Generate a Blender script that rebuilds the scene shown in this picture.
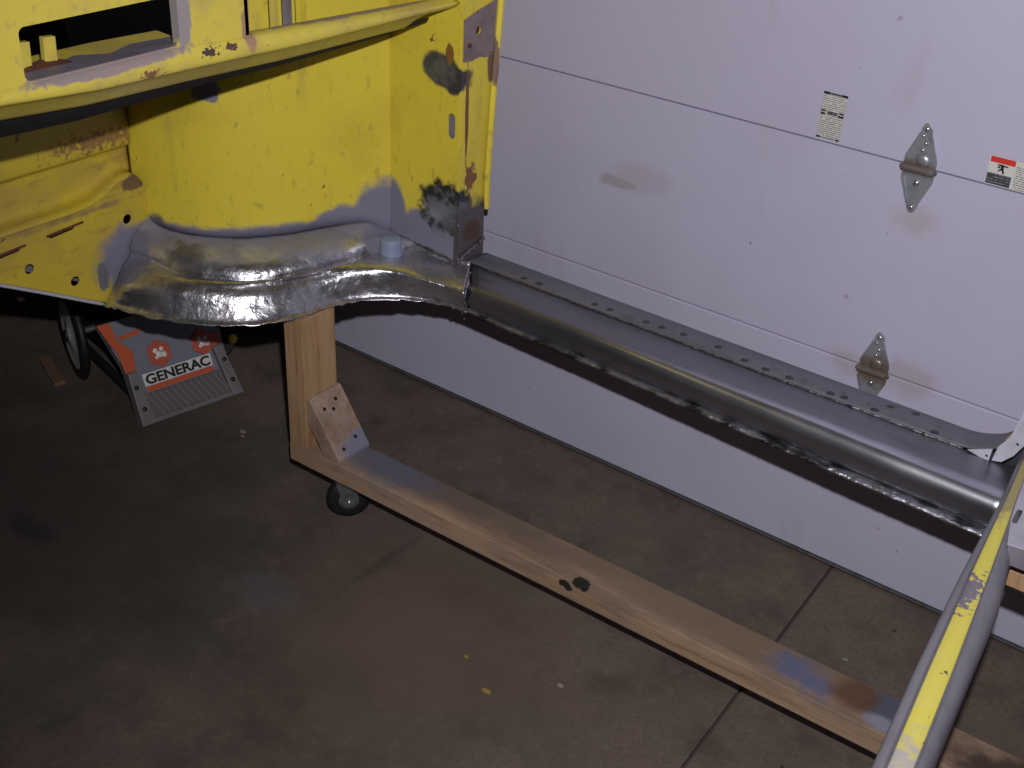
import bpy, bmesh, math, random
from mathutils import Vector, Matrix
random.seed(7)
for o in list(bpy.data.objects):
    bpy.data.objects.remove(o)
scene = bpy.context.scene
COL = scene.collection

# ------------------------------------------------------------------ camera
CAM_LOC = Vector((0.0, -2.3785, 1.8572))
PITCH, ROLL, YAW = 0.52886, 0.046057, -0.63992
def cam_basis():
    cy, sy, cp, sp = math.cos(YAW), math.sin(YAW), math.cos(PITCH), math.sin(PITCH)
    fwd = Vector((sy*cp, cy*cp, -sp)); right = Vector((cy, -sy, 0)); up = right.cross(fwd)
    cr, sr = math.cos(ROLL), math.sin(ROLL)
    return cr*right + sr*up, -sr*right + cr*up, fwd
RIGHT, UP, FWD = cam_basis()
cd = bpy.data.cameras.new('camera'); cd.sensor_width = 36.0; cd.lens = 45.0; cd.clip_start = 0.05
cam = bpy.data.objects.new('camera', cd); COL.objects.link(cam)
cam.matrix_world = Matrix(((RIGHT.x, UP.x, -FWD.x, CAM_LOC.x), (RIGHT.y, UP.y, -FWD.y, CAM_LOC.y),
                           (RIGHT.z, UP.z, -FWD.z, CAM_LOC.z), (0, 0, 0, 1)))
scene.camera = cam

# ------------------------------------------------------------------ world and lights
w = bpy.data.worlds.new('dim_garage'); scene.world = w; w.use_nodes = True
w.node_tree.nodes['Background'].inputs[0].default_value = (0.80, 0.86, 1.0, 1)
w.node_tree.nodes['Background'].inputs[1].default_value = 0.006
# the camera's flash, a hand's breadth above the lens
fd = bpy.data.lights.new('flash', 'SPOT'); fd.energy = 195; fd.spot_size = math.radians(104); fd.spot_blend = 1.0
fd.shadow_soft_size = 0.018; fd.color = (1.0, 0.97, 1.0)
flash = bpy.data.objects.new('flash', fd); COL.objects.link(flash)
flash.location = CAM_LOC + UP*0.185 + RIGHT*0.05
FLASH_AIM = Vector((-1.15, -0.1, 0.95))
flash.rotation_euler = (FLASH_AIM - flash.location).to_track_quat('-Z', 'Y').to_euler()

scene.view_settings.view_transform = 'Standard'
scene.view_settings.look = 'None'
scene.view_settings.gamma = 1.0
scene.view_settings.use_curve_mapping = False
scene.view_settings.exposure = 0.0

# ------------------------------------------------------------------ materials
def lin(r, g, b):
    f = lambda c: (c/255/12.92) if c/255 <= 0.04045 else ((c/255+0.055)/1.055)**2.4
    return (f(r), f(g), f(b), 1.0)

class NT:
    def __init__(s, name):
        s.m = bpy.data.materials.new(name); s.m.use_nodes = True; s.t = s.m.node_tree
        s.b = s.t.nodes['Principled BSDF']
        g = s.t.nodes.new('ShaderNodeNewGeometry'); s.pos = g.outputs['Position']
    def put(s, sock, v):
        if hasattr(v, 'is_linked') or isinstance(v, bpy.types.NodeSocket): s.t.links.new(v, sock)
        else: sock.default_value = v
    def math(s, op, a, b=0.0, c=0.0, clamp=False):
        n = s.t.nodes.new('ShaderNodeMath'); n.operation = op; n.use_clamp = clamp
        s.put(n.inputs[0], a); s.put(n.inputs[1], b); s.put(n.inputs[2], c); return n.outputs[0]
    def vec(s, op, a, b=(0, 0, 0)):
        n = s.t.nodes.new('ShaderNodeVectorMath'); n.operation = op
        s.put(n.inputs[0], a); s.put(n.inputs[1], b)
        return n.outputs['Value'] if op == 'LENGTH' else n.outputs['Vector']
    def noise(s, scale, detail=4, stretch=None, rough=0.55, off=0):
        v = s.pos
        if stretch: v = s.vec('MULTIPLY', v, stretch)
        if off: v = s.vec('ADD', v, (off, off*1.7, off*0.6))
        n = s.t.nodes.new('ShaderNodeTexNoise'); s.put(n.inputs['Vector'], v)
        n.inputs['Scale'].default_value = scale; n.inputs['Detail'].default_value = detail
        n.inputs['Roughness'].default_value = rough
        return n.outputs['Fac']
    def ramp(s, f, lo, hi):
        n = s.t.nodes.new('ShaderNodeMapRange'); n.clamp = True; n.interpolation_type = 'SMOOTHSTEP'
        s.put(n.inputs['Value'], f); s.put(n.inputs['From Min'], lo); s.put(n.inputs['From Max'], hi)
        return n.outputs['Result']
    def mix(s, f, a, b):
        n = s.t.nodes.new('ShaderNodeMix'); n.data_type = 'RGBA'
        s.put(n.inputs['Factor'], f); s.put(n.inputs[6], a); s.put(n.inputs[7], b); return n.outputs[2]
    def mixf(s, f, a, b):
        n = s.t.nodes.new('ShaderNodeMix'); n.data_type = 'FLOAT'
        s.put(n.inputs['Factor'], f); s.put(n.inputs[2], a); s.put(n.inputs[3], b); return n.outputs[0]
    def axis(s, i):
        n = s.t.nodes.new('ShaderNodeSeparateXYZ'); s.put(n.inputs[0], s.pos); return n.outputs[i]
    def bump(s, h, strength, dist=0.002):
        n = s.t.nodes.new('ShaderNodeBump'); s.put(n.inputs['Height'], h)
        n.inputs['Strength'].default_value = strength; n.inputs['Distance'].default_value = dist
        s.put(s.b.inputs['Normal'], n.outputs[0])

def material(name, base, rough=0.6, metal=0.0, var=(), patches=(), specks=(), bump=None, roughvar=None, spec=None, coat=0.0):
    """var: (scale, stretch, lo, hi, colour, amount) tints; patches: dict of shaped areas; specks: (scale, threshold, colour)"""
    k = NT(name); col = base; ro = rough; me = metal
    for i, (sc, st, lo, hi, c, amt) in enumerate(var):
        f = k.math('MULTIPLY', k.ramp(k.noise(sc, 5, st, off=i*3.1), lo, hi), amt); col = k.mix(f, col, c)
    for i, (sc, th, c, st) in enumerate(specks):
        f = k.ramp(k.noise(sc, 3, st, off=5+i*2.3), th, th+0.035); col = k.mix(f, col, c)
    for i, p in enumerate(patches):
        amp = p.get('n', 0.5)
        nz = k.math('MULTIPLY', k.math('SUBTRACT', k.noise(p.get('s', 22), 5, p.get('st'), off=11+i*1.9), 0.5), amp*2)
        if 'ax' in p:                                   # everything below a wavy height
            d = k.math('ADD', k.math('DIVIDE', k.math('SUBTRACT', k.axis(p['ax']), p['at']), p['w']), nz)
            f = k.ramp(d, -p.get('soft', 0.3), p.get('soft', 0.3))
            if not p.get('above'): f = k.math('SUBTRACT', 1.0, f)
        else:
            d = k.vec('LENGTH', k.vec('DIVIDE', k.vec('SUBTRACT', k.pos, p['c']), p['r']))
            f = k.math('SUBTRACT', 1.0, k.ramp(k.math('ADD', d, nz), 1-p.get('soft', 0.15), 1+p.get('soft', 0.15)))
        if 'a' in p: f = k.math('MULTIPLY', f, p['a'])
        col = k.mix(f, col, p['col'])
        ro = k.mixf(f, ro, p.get('rough', rough)); me = k.mixf(f, me, p.get('metal', metal))
    if roughvar:
        sc, st, lo, hi = roughvar
        ro = k.math('ADD', ro, k.math('MULTIPLY', k.math('SUBTRACT', k.noise(sc, 5, st, off=31), 0.5), hi-lo))
    k.put(k.b.inputs['Base Color'], col); k.put(k.b.inputs['Roughness'], ro); k.put(k.b.inputs['Metallic'], me)
    if spec is not None: k.b.inputs['Specular IOR Level'].default_value = spec
    if coat: k.b.inputs['Coat Weight'].default_value = coat; k.b.inputs['Coat Roughness'].default_value = 0.25
    if bump:
        sc, st, strength, dist = bump; k.bump(k.noise(sc, 6, st, off=17), strength, dist)
    return k.m

YEL = lin(224, 204, 66); YEL2 = lin(206, 184, 64); OCHRE = lin(176, 154, 84); RUST = lin(92, 60, 44)
PRIMER = lin(128, 126, 146); BURNT = lin(84, 86, 88); STEEL = lin(120, 120, 126)
yvar = ((5, None, 0.45, 0.72, YEL2, 0.8), (14, (1, 1, 0.25), 0.55, 0.75, OCHRE, 0.7), (60, (1, 1, 0.5), 0.58, 0.72, lin(160, 138, 66), 0.5))
def P(c, r, col, **kw): d = dict(c=c, r=r, col=col); d.update(kw); return d

M = {}
M['yellow_dash'] = material('dash_yellow_paint', lin(222, 204, 82), 0.42,
    var=((9, None, 0.42, 0.66, lin(202, 180, 96), 0.75), (40, None, 0.55, 0.7, lin(176, 150, 110), 0.45)),
    specks=((42, 0.72, lin(120, 84, 60), None),),
    patches=[P((-1.745, -1.155, 1.2335), (0.06, 0.155, 0.014), lin(158, 142, 140), n=0.5, s=60),
             P((-1.745, -1.000, 1.285), (0.05, 0.016, 0.060), lin(160, 150, 150), n=0.4, s=60),
             P((-1.745, -0.955, 1.217), (0.03, 0.017, 0.007), lin(80, 68, 66), n=2.0, s=150, soft=0.1),
             P((-1.745, -0.905, 1.216), (0.03, 0.014, 0.006), lin(96, 70, 58), n=2.2, s=150, soft=0.1),
             P((-1.745, -1.08, 1.205), (0.03, 0.020, 0.006), lin(136, 96, 70), n=2.6, s=130, soft=0.15),
             P((-1.75, -0.86, 1.24), (0.05, 0.014, 0.05), lin(176, 140, 110), n=0.6, s=40),
             P((-1.77, -0.58, 1.212), (0.018, 0.30, 0.02), lin(160, 138, 120), n=0.5, s=30)],
    bump=(220, None, 0.12, 0.001))
M['yellow_arch'] = material('arch_yellow_paint', YEL, 0.42, var=yvar,
    specks=((30, 0.71, lin(112, 80, 44), (1, 1, 0.6)), (70, 0.735, lin(70, 52, 40), (1, 1, 0.6))),
    patches=[dict(ax=2, at=0.664, w=0.03, col=PRIMER, n=0.6, s=16, rough=0.5),
             P((-1.935, -0.30, 0.62), (0.09, 0.10, 0.125), PRIMER, n=0.35, s=18),
             P((-1.99, -0.40, 0.64), (0.08, 0.09, 0.050), PRIMER, n=0.35, s=18),
             P((-2.28, -0.74, 0.64), (0.07, 0.06, 0.05), lin(96, 92, 100), n=0.5, s=24),
             P((-2.150, -0.640, 0.985), (0.035, 0.035, 0.024), lin(126, 122, 132), n=0.7, s=40),
             P((-2.15, -0.72, 0.62), (0.05, 0.05, 0.035), BURNT, n=0.5, s=30, metal=0.5, rough=0.4)],
    bump=(160, None, 0.10, 0.001))
M['yellow_toe'] = material('toe_yellow_paint', lin(204, 182, 54), 0.45,
    var=((6, None, 0.42, 0.68, lin(186, 160, 72), 0.9), (30, (1, 0.5, 1.5), 0.52, 0.72, lin(150, 120, 70), 0.55)),
    specks=((46, 0.70, lin(110, 70, 48), (1, 0.5, 1)),),
    patches=[P((-2.31, -0.765, 0.585), (0.06, 0.085, 0.085), PRIMER, n=0.5, s=20, soft=0.25),
             P((-2.31, -0.848, 0.565), (0.05, 0.014, 0.035), lin(112, 112, 120), n=0.3, s=30),
             P((-2.33, -0.72, 0.76), (0.05, 0.05, 0.02), lin(120, 96, 70), n=0.7, s=30),
             P((-2.35, -0.90, 0.73), (0.05, 0.30, 0.008), lin(150, 122, 84), n=0.9, s=26, soft=0.5),
             P((-2.35, -0.80, 0.87), (0.05, 0.10, 0.018), lin(150, 112, 66), n=2.4, s=90, soft=0.3)],
    bump=(160, None, 0.12, 0.001))
M['yellow_kick'] = material('pillar_yellow_paint', YEL, 0.42, var=yvar,
    specks=((34, 0.72, lin(112, 80, 44), (1, 1, 0.6)),),
    patches=[P((-1.79, -0.28, 1.035), (0.052, 0.05, 0.036), BURNT, n=0.35, s=28, metal=0.4, rough=0.4),
             P((-1.755, -0.28, 1.02), (0.03, 0.05, 0.032), lin(70, 68, 76), n=0.4, s=30, metal=0.3, rough=0.4),
             P((-1.79, -0.28, 1.035), (0.03, 0.05, 0.025), lin(140, 142, 148), n=1.6, s=50, soft=0.4, metal=0.8, rough=0.3, a=0.6),
             P((-1.765, -0.28, 1.075), (0.012, 0.05, 0.022), lin(130, 92, 50), n=0.5, s=40),
             P((-1.83, -0.28, 0.625), (0.125, 0.05, 0.062), PRIMER, n=0.35, s=18),
             P((-1.93, -0.28, 0.66), (0.035, 0.05, 0.085), PRIMER, n=0.35, s=18),
             P((-1.775, -0.28, 0.715), (0.070, 0.05, 0.062), lin(66, 67, 66), n=0.7, s=40, metal=0.6, rough=0.32),
             P((-1.77, -0.28, 0.70), (0.05, 0.05, 0.045), lin(150, 152, 158), n=1.6, s=50, soft=0.4, metal=0.8, rough=0.3, a=0.7),
             P((-1.735, -0.235, 0.60), (0.012, 0.12, 0.13), lin(98, 92, 94), n=0.25, s=26, metal=0.4, rough=0.4),
             P((-1.735, -0.235, 0.66), (0.012, 0.03, 0.03), lin(78, 58, 48), n=0.8, s=40),
             P((-1.735, -0.262, 0.94), (0.012, 0.006, 0.11), lin(118, 78, 48), n=0.5, s=40),
             P((-1.735, -0.245, 0.79), (0.012, 0.02, 0.03), lin(130, 84, 50), n=1.0, s=60),
             P((-1.735, -0.18, 1.05), (0.03, 0.014, 0.06), lin(128, 100, 80), n=0.8, s=40)],
    bump=(160, None, 0.12, 0.001))
M['primer'] = material('grey_primer', lin(128, 122, 134), 0.55, var=((18, None, 0.45, 0.7, lin(104, 90, 92), 0.6),),
    specks=((55, 0.70, lin(96, 62, 52), None),), bump=(150, None, 0.15, 0.001))
M['plate_primer'] = material('brown_grey_primer', lin(134, 118, 120), 0.55, var=((18, None, 0.45, 0.7, lin(108, 92, 92), 0.6),),
    specks=((55, 0.68, lin(110, 66, 56), None),), bump=(150, None, 0.15, 0.001))
M['steel'] = material('bare_sheet_steel', lin(146, 146, 155), 0.38, 0.94,
    var=((7, (0.4, 1, 1), 0.45, 0.68, lin(122, 122, 129), 0.7), (13, (0.35, 1, 1), 0.58, 0.72, lin(138, 120, 84), 0.5), (70, (0.2, 1, 1), 0.5, 0.7, lin(150, 150, 158), 0.4)),
    patches=[P((-0.75, -0.366, .577), (0.62, 0.022, 0.013), lin(228, 228, 236), n=0.5, s=20, st=(0.3, 1, 1), soft=0.5, rough=0.31, metal=0.97)],  # paler, glossier crest band paints in the flash highlight
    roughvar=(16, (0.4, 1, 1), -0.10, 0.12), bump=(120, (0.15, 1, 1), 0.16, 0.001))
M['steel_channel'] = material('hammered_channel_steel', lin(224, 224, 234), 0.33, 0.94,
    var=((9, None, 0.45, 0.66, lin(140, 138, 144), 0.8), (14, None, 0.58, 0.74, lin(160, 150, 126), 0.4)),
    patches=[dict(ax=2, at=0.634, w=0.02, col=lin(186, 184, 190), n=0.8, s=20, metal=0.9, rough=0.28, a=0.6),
             dict(ax=2, at=0.626, w=0.02, above=True, soft=0.5, col=lin(132, 130, 146), n=1.1, s=16, metal=0.15, rough=0.45, a=0.9),
             P((-2.29, -0.80, 0.60), (0.05, 0.08, 0.07), lin(120, 118, 134), n=0.5, s=20, metal=0.25, rough=0.5),
             P((-1.93, -0.30, 0.62), (0.06, 0.09, 0.04), PRIMER, n=0.5, s=20, metal=0.1, rough=0.5),
             P((-2.16, -0.73, 0.625), (0.05, 0.045, 0.026), lin(100, 98, 100), n=1.2, s=40, soft=0.5, metal=0.6, rough=0.35, a=0.8)],
    roughvar=(30, None, -0.20, 0.24), bump=(34, None, 0.62, 0.006))
M['steel_strip'] = material('dull_steel_strip', lin(126, 126, 138), 0.5, 0.5,
    var=((9, (0.4, 1, 1), 0.45, 0.68, lin(108, 108, 116), 0.8), (40, None, 0.55, 0.7, lin(92, 90, 92), 0.6)),
    patches=[P((-0.45, -0.225, 0.632), (0.03, 0.025, 0.014), lin(214, 196, 60), n=0.6, s=30, metal=0.0)], bump=(120, (0.3, 1, 1), 0.15, 0.001))
M['weld'] = material('weld_bead', lin(150, 150, 156), 0.3, 0.9, var=((60, None, 0.45, 0.7, lin(70, 66, 60), 0.9),), bump=(160, None, 0.6, 0.003))
M['burnt_spot'] = material('burnt_plug_weld', lin(66, 66, 70), 0.45, 0.5, var=((80, None, 0.4, 0.7, lin(96, 96, 104), 0.7),), bump=(200, None, 0.3, 0.002))
M['splatter'] = material('spattered_flange', lin(170, 170, 180), 0.3, 0.85, var=((40, (0.4, 1, 1), 0.45, 0.62, lin(50, 50, 50), 0.9),), bump=(90, (0.6, 1, 1), 0.9, 0.005))
M['dark'] = material('shade_black', lin(20, 18, 17), 0.8, var=((8, None, 0.4, 0.7, lin(34, 30, 26), 0.7),))  # near-black that puts shade into the colour of dark areas
M['cup'] = material('blue_grey_tape', lin(132, 144, 170), 0.5, var=((30, None, 0.45, 0.7, lin(116, 128, 150), 0.6),))
M['seam'] = material('dark_seam', lin(96, 82, 46), 0.7, var=((50, None, 0.4, 0.65, lin(52, 44, 36), 0.9),))
M['rust'] = material('rust_flakes', lin(104, 62, 48), 0.85, var=((40, None, 0.4, 0.7, lin(70, 44, 38), 0.8),), bump=(60, None, 0.8, 0.006))
M['bar'] = material('crossmember_paint', lin(142, 140, 152), 0.5,
    var=((12, None, 0.45, 0.7, lin(124, 120, 130), 0.7),), specks=((60, 0.72, lin(92, 82, 80), None),), bump=(150, None, 0.12, 0.001))
M['bar_yellow'] = material('worn_yellow_strip', lin(226, 214, 92), 0.42,
    var=((16, None, 0.5, 0.7, lin(226, 214, 120), 0.7),), specks=((40, 0.70, lin(110, 84, 76), None),),
    patches=[P((-0.358, -0.70, 0.61), (0.020, 0.05, 0.05), lin(128, 120, 134), n=2.2, s=90, soft=0.15),
             P((-0.285, -1.22, 0.61), (0.05, 0.17, 0.05), lin(188, 180, 176), n=1.1, s=50, soft=0.35),
             P((-0.41, -0.30, 0.61), (0.05, 0.21, 0.05), lin(172, 160, 104), n=0.5, s=40, soft=0.2)], bump=(150, None, 0.12, 0.001))
M['white_paint'] = material('pale_grey_paint', lin(186, 184, 200), 0.5, var=((20, None, 0.45, 0.7, lin(160, 156, 168), 0.6),), specks=((50, 0.73, lin(70, 62, 70), None),))
M['olive'] = material('shop_dulled_yellow', lin(150, 134, 40), 0.5, var=((10, None, 0.4, 0.7, lin(96, 84, 32), 0.7),))
def wood(name, st, base, dark, extra=()):
    return material(name, base, 0.62, 0.0,
        var=((5, st, 0.42, 0.68, dark, 0.75), (22, st, 0.5, 0.7, lin(112, 82, 58), 0.45), (3, None, 0.5, 0.7, lin(150, 118, 90), 0.5)),
        specks=((36, 0.73, lin(84, 66, 54), (0.5, 1, 1)), (90, 0.75, lin(60, 48, 40), None)),
        patches=extra, bump=(40, st, 0.25, 0.0015), spec=0.25)
BLUE = lin(96, 104, 138); GR = lin(106, 104, 116)
M['wood_beam'] = wood('beam_lumber', (0.35, 6, 6), lin(164, 140, 117), lin(134, 110, 88), [
    P((-1.05, -0.545, 0.17), (1.0, 0.06, 0.03), lin(112, 97, 86), n=2.4, s=14, soft=0.7, a=0.6, st=(0.5, 2, 2)),
    P((-1.00, -0.54, 0.17), (0.9, 0.05, 0.012), lin(120, 102, 88), n=1.4, s=9, soft=0.7, a=0.4),
    P((-1.50, -0.54, 0.17), (0.22, 0.045, 0.03), lin(100, 88, 84), n=1.0, s=14, soft=0.7, a=0.7),
    P((-1.70, -0.555, 0.17), (0.13, 0.06, 0.035), lin(98, 102, 122), n=0.7, s=26, soft=0.6, a=0.8),
    P((-0.655, -0.545, 0.17), (0.045, 0.035, 0.02), BLUE, n=1.0, s=36, soft=0.6, a=0.8),
    P((-0.60, -0.565, 0.17), (0.03, 0.03, 0.02), BLUE, n=1.0, s=36, soft=0.6, a=0.8),
    P((-0.475, -0.525, 0.17), (0.035, 0.05, 0.02), lin(88, 92, 108), n=0.6, s=26, soft=0.4),
    P((-0.465, -0.575, 0.17), (0.03, 0.018, 0.02), lin(142, 142, 160), n=0.7, s=30, soft=0.4),
    P((-0.535, -0.535, 0.17), (0.045, 0.045, 0.02), lin(96, 68, 48), n=0.5, s=18, soft=0.4, a=0.8),
    P((-1.115, -0.607, 0.165), (0.018, 0.014, 0.012), lin(40, 42, 34), n=1.2, s=60),
    P((-1.15, -0.613, 0.15), (0.016, 0.018, 0.010), lin(40, 40, 34), n=1.2, s=60),
    P((-0.20, -0.55, 0.17), (0.15, 0.05, 0.02), lin(80, 66, 58), n=1.0, s=16, soft=0.4)])
M['wood_post'] = wood('post_lumber', (6, 6, 0.35), lin(180, 148, 112), lin(150, 112, 76))
M['wood_brace'] = wood('brace_lumber', (3, 3, 2), lin(166, 144, 128), lin(132, 110, 94), [
    P((-1.815, -0.55, 0.185), (0.035, 0.06, 0.03), lin(124, 124, 142), n=0.4, s=20, soft=0.3)])
M['wood_dark'] = wood('scrap_lumber', (1, 6, 6), lin(120, 94, 76), lin(90, 68, 54))
M['rubber'] = material('black_rubber', lin(22, 22, 23), 0.55, var=((40, None, 0.4, 0.7, lin(40, 39, 38), 0.5),))
M['zinc'] = material('dull_zinc', lin(120, 122, 124), 0.42, 0.6, var=((30, None, 0.45, 0.7, lin(92, 92, 90), 0.7),), bump=(120, None, 0.15, 0.001))
M['hinge_zinc'] = material('galvanised_hinge', lin(176, 180, 188), 0.40, 0.62,
    var=((45, None, 0.45, 0.68, lin(142, 146, 152), 0.7),),
    patches=[P((-0.806, 0, 0.537), (0.07, 0.06, 0.035), lin(104, 84, 62), n=0.5, s=30, soft=0.5, metal=0.3, a=0.85),
             P((-0.806, 0, 0.992), (0.07, 0.06, 0.016), lin(100, 80, 62), n=0.5, s=30, soft=0.5, metal=0.3, a=0.8)])
M['screw'] = material('bright_screw', lin(205, 208, 215), 0.25, 0.9)
M['screw_dark'] = material('dark_screw', lin(38, 34, 32), 0.5, 0.5)
M['door'] = material('garage_door_paint', lin(186, 183, 205), 0.5,
    var=((1.6, None, 0.4, 0.7, lin(178, 174, 194), 0.6), (9, (1, 1, 0.4), 0.6, 0.78, lin(164, 158, 166), 0.35)),
    specks=((24, 0.725, lin(156, 151, 164), None), (60, 0.75, lin(104, 100, 108), (1, 1, 0.7))),
    patches=[P((-1.50, 0, 0.775), (0.05, 0.2, 0.012), lin(150, 145, 146), n=1.2, s=26, soft=0.5, a=0.7),
             P((-1.43, 0, 0.80), (0.09, 0.2, 0.03), lin(166, 161, 172), n=1.0, s=18, soft=0.6, a=0.5),
             P((-1.42, 0, 0.60), (0.10, 0.2, 0.12), lin(166, 160, 166), n=0.9, s=10, soft=0.7, a=0.2),
             P((-0.73, 0, 0.54), (0.06, 0.2, 0.035), lin(146, 136, 128), n=0.7, s=20, soft=0.5, a=0.35),
             P((-0.87, 0, 0.53), (0.04, 0.2, 0.03), lin(150, 138, 130), n=0.7, s=20, soft=0.5, a=0.35),
             P((-0.79, 0, 0.885), (0.04, 0.2, 0.03), lin(160, 148, 140), n=0.7, s=20, soft=0.6, a=0.35)],
    bump=(130, (1, 1, 0.25), 0.12, 0.001), spec=0.3)
M['joint_dark'] = material('dark_seam_backing', lin(72, 68, 66), 0.8)  # dark backing showing in the door seams and floor joint
M['floor'] = material('stained_concrete', lin(109, 96, 87), 0.78,
    var=((2.2, None, 0.38, 0.66, lin(84, 77, 68), 0.6), (7, None, 0.45, 0.72, lin(71, 63, 57), 0.6), (26, None, 0.5, 0.75, lin(122, 110, 100), 0.4), (120, None, 0.45, 0.7, lin(79, 71, 65), 0.45)),
    specks=((12, 0.735, lin(49, 46, 44), None), (170, 0.74, lin(138, 129, 119), None)),
    patches=[P((-1.40, -0.80, 0), (0.30, 0.25, 0.1), lin(101, 84, 76), n=0.8, s=4, soft=0.6, a=0.7),
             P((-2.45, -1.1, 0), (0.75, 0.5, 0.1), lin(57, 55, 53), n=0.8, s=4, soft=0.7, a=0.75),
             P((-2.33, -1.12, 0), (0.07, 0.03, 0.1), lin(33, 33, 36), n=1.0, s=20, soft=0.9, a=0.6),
             P((-1.62, -0.68, 0), (0.012, 0.12, 0.1), lin(55, 49, 46), n=0.6, s=12, soft=0.5, a=0.3),
             P((-1.75, -0.92, 0), (0.08, 0.06, 0.1), lin(96, 96, 101), n=1.2, s=12, soft=0.6, a=0.4)],
    bump=(200, None, 0.2, 0.001), spec=0.25)
M['wall'] = material('drywall_paint', lin(120, 116, 118), 0.8)
M['label_white'] = material('label_paper', lin(206, 206, 200), 0.5)
def print_mat(name, paper, ink, freq):
    k = NT(name); n = k.t.nodes.new('ShaderNodeTexWave'); n.wave_type = 'BANDS'; n.bands_direction = 'Z'
    k.put(n.inputs['Vector'], k.pos); n.inputs['Scale'].default_value = freq
    f = k.math('MULTIPLY', k.ramp(n.outputs['Fac'], 0.5, 0.7), k.ramp(k.noise(260, 2, (1, 1, 0.6)), 0.35, 0.5))
    k.put(k.b.inputs['Base Color'], k.mix(f, paper, ink)); k.b.inputs['Roughness'].default_value = 0.5
    return k.m
M['fine_print'] = print_mat('fine_print', lin(204, 204, 198), lin(120, 120, 122), 75)
M['dark_print'] = print_mat('dark_print', lin(56, 58, 66), lin(120, 120, 126), 60)
M['ink'] = material('black_ink', lin(26, 26, 30), 0.5)
M['red_ink'] = material('red_ink', lin(206, 52, 40), 0.5)
M['gen_grey'] = material('generator_grey_plastic', lin(112, 108, 110), 0.5, var=((14, None, 0.45, 0.7, lin(98, 94, 94), 0.5),))
M['gen_grey2'] = material('generator_silver_console', lin(118, 120, 132), 0.4)
M['gen_disc'] = material('wheel_disc_grey', lin(190, 188, 190), 0.5)
M['gen_rib'] = material('generator_skirt_plastic', lin(92, 88, 90), 0.55)
M['orange'] = material('generator_orange', lin(190, 84, 44), 0.45)
M['emblem'] = material('emblem_red_brown', lin(178, 84, 62), 0.45)
M['emblem_white'] = material('emblem_white', lin(226, 216, 212), 0.5)
M['gen_black'] = material('generator_black', lin(30, 30, 32), 0.5)
M['yellow_knob'] = material('knob_yellow', lin(236, 196, 60), 0.45)
M['chip'] = material('pale_paint_chip', lin(150, 140, 124), 0.6)
M['chip_yellow'] = material('yellow_paint_chip', lin(150, 130, 70), 0.6)

# ------------------------------------------------------------------ geometry helpers
def link(name, me, mat, parent=None):
    o = bpy.data.objects.new(name, me); COL.objects.link(o)
    if mat is not None and not me.materials: me.materials.append(mat)
    if parent: o.parent = parent; o.matrix_parent_inverse = parent_world(parent).inverted()
    return o
def parent_world(p):
    m = Matrix.LocRotScale(p.location, p.rotation_euler, p.scale)
    if p.parent: m = parent_world(p.parent) @ p.matrix_parent_inverse @ m
    return m
def empty(name, loc, label, cat, group=None):
    o = bpy.data.objects.new(name, None); COL.objects.link(o); o.location = loc; o.empty_display_size = 0.1
    o['label'] = label; o['category'] = cat
    if group: o['group'] = group
    return o
def pydata(name, vs, fs, mat, parent=None, smooth=False, solid=0.0, offset=0.0, bevel=0.0, auto=None):
    me = bpy.data.meshes.new(name); me.from_pydata([tuple(v) for v in vs], [], fs)
    bm = bmesh.new(); bm.from_mesh(me); bmesh.ops.remove_doubles(bm, verts=bm.verts, dist=1e-5)
    bmesh.ops.recalc_face_normals(bm, faces=bm.faces); bm.to_mesh(me); bm.free()
    if smooth: me.polygons.foreach_set('use_smooth', [True]*len(me.polygons))
    o = link(name, me, mat, parent)
    if solid: s = o.modifiers.new('thickness', 'SOLIDIFY'); s.thickness = solid; s.offset = offset; s.use_even_offset = False
    if bevel: b = o.modifiers.new('bevel', 'BEVEL'); b.width = bevel; b.segments = 2; b.limit_method = 'ANGLE'; b.angle_limit = math.radians(35)
    return o
def box(name, lo, hi, mat, parent=None, bevel=0.0):
    x0, y0, z0 = lo; x1, y1, z1 = hi
    vs = [(x, y, z) for x in (x0, x1) for y in (y0, y1) for z in (z0, z1)]
    fs = [(0, 1, 3, 2), (4, 6, 7, 5), (0, 4, 5, 1), (2, 3, 7, 6), (0, 2, 6, 4), (1, 5, 7, 3)]
    return pydata(name, vs, fs, mat, parent, bevel=bevel)
def prism(name, pts, d, mat, parent=None, bevel=0.0, smooth=False):
    """closed 3D polygon pushed along vector d"""
    n = len(pts); d = Vector(d); vs = [Vector(p) for p in pts]; vs += [v + d for v in vs[:n]]
    fs = [tuple(range(n))[::-1], tuple(range(n, 2*n))] + [(i, (i+1) % n, n+(i+1) % n, n+i) for i in range(n)]
    return pydata(name, vs, fs, mat, parent, bevel=bevel, smooth=smooth)
def tube(name, a, b, r, mat, parent=None, seg=20, r2=None, bevel=0.0):
    a, b = Vector(a), Vector(b); ax = (b-a).normalized(); r2 = r if r2 is None else r2
    u = ax.orthogonal().normalized(); v = ax.cross(u)
    vs = []; 
    for c, rr in ((a, r), (b, r2)):
        for i in range(seg):
            t = 2*math.pi*i/seg; vs.append(c + (u*math.cos(t)+v*math.sin(t))*rr)
    fs = [tuple(range(seg))[::-1], tuple(range(seg, 2*seg))] + [(i, (i+1) % seg, seg+(i+1) % seg, seg+i) for i in range(seg)]
    o = pydata(name, vs, fs, mat, parent, bevel=bevel)
    return o
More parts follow.
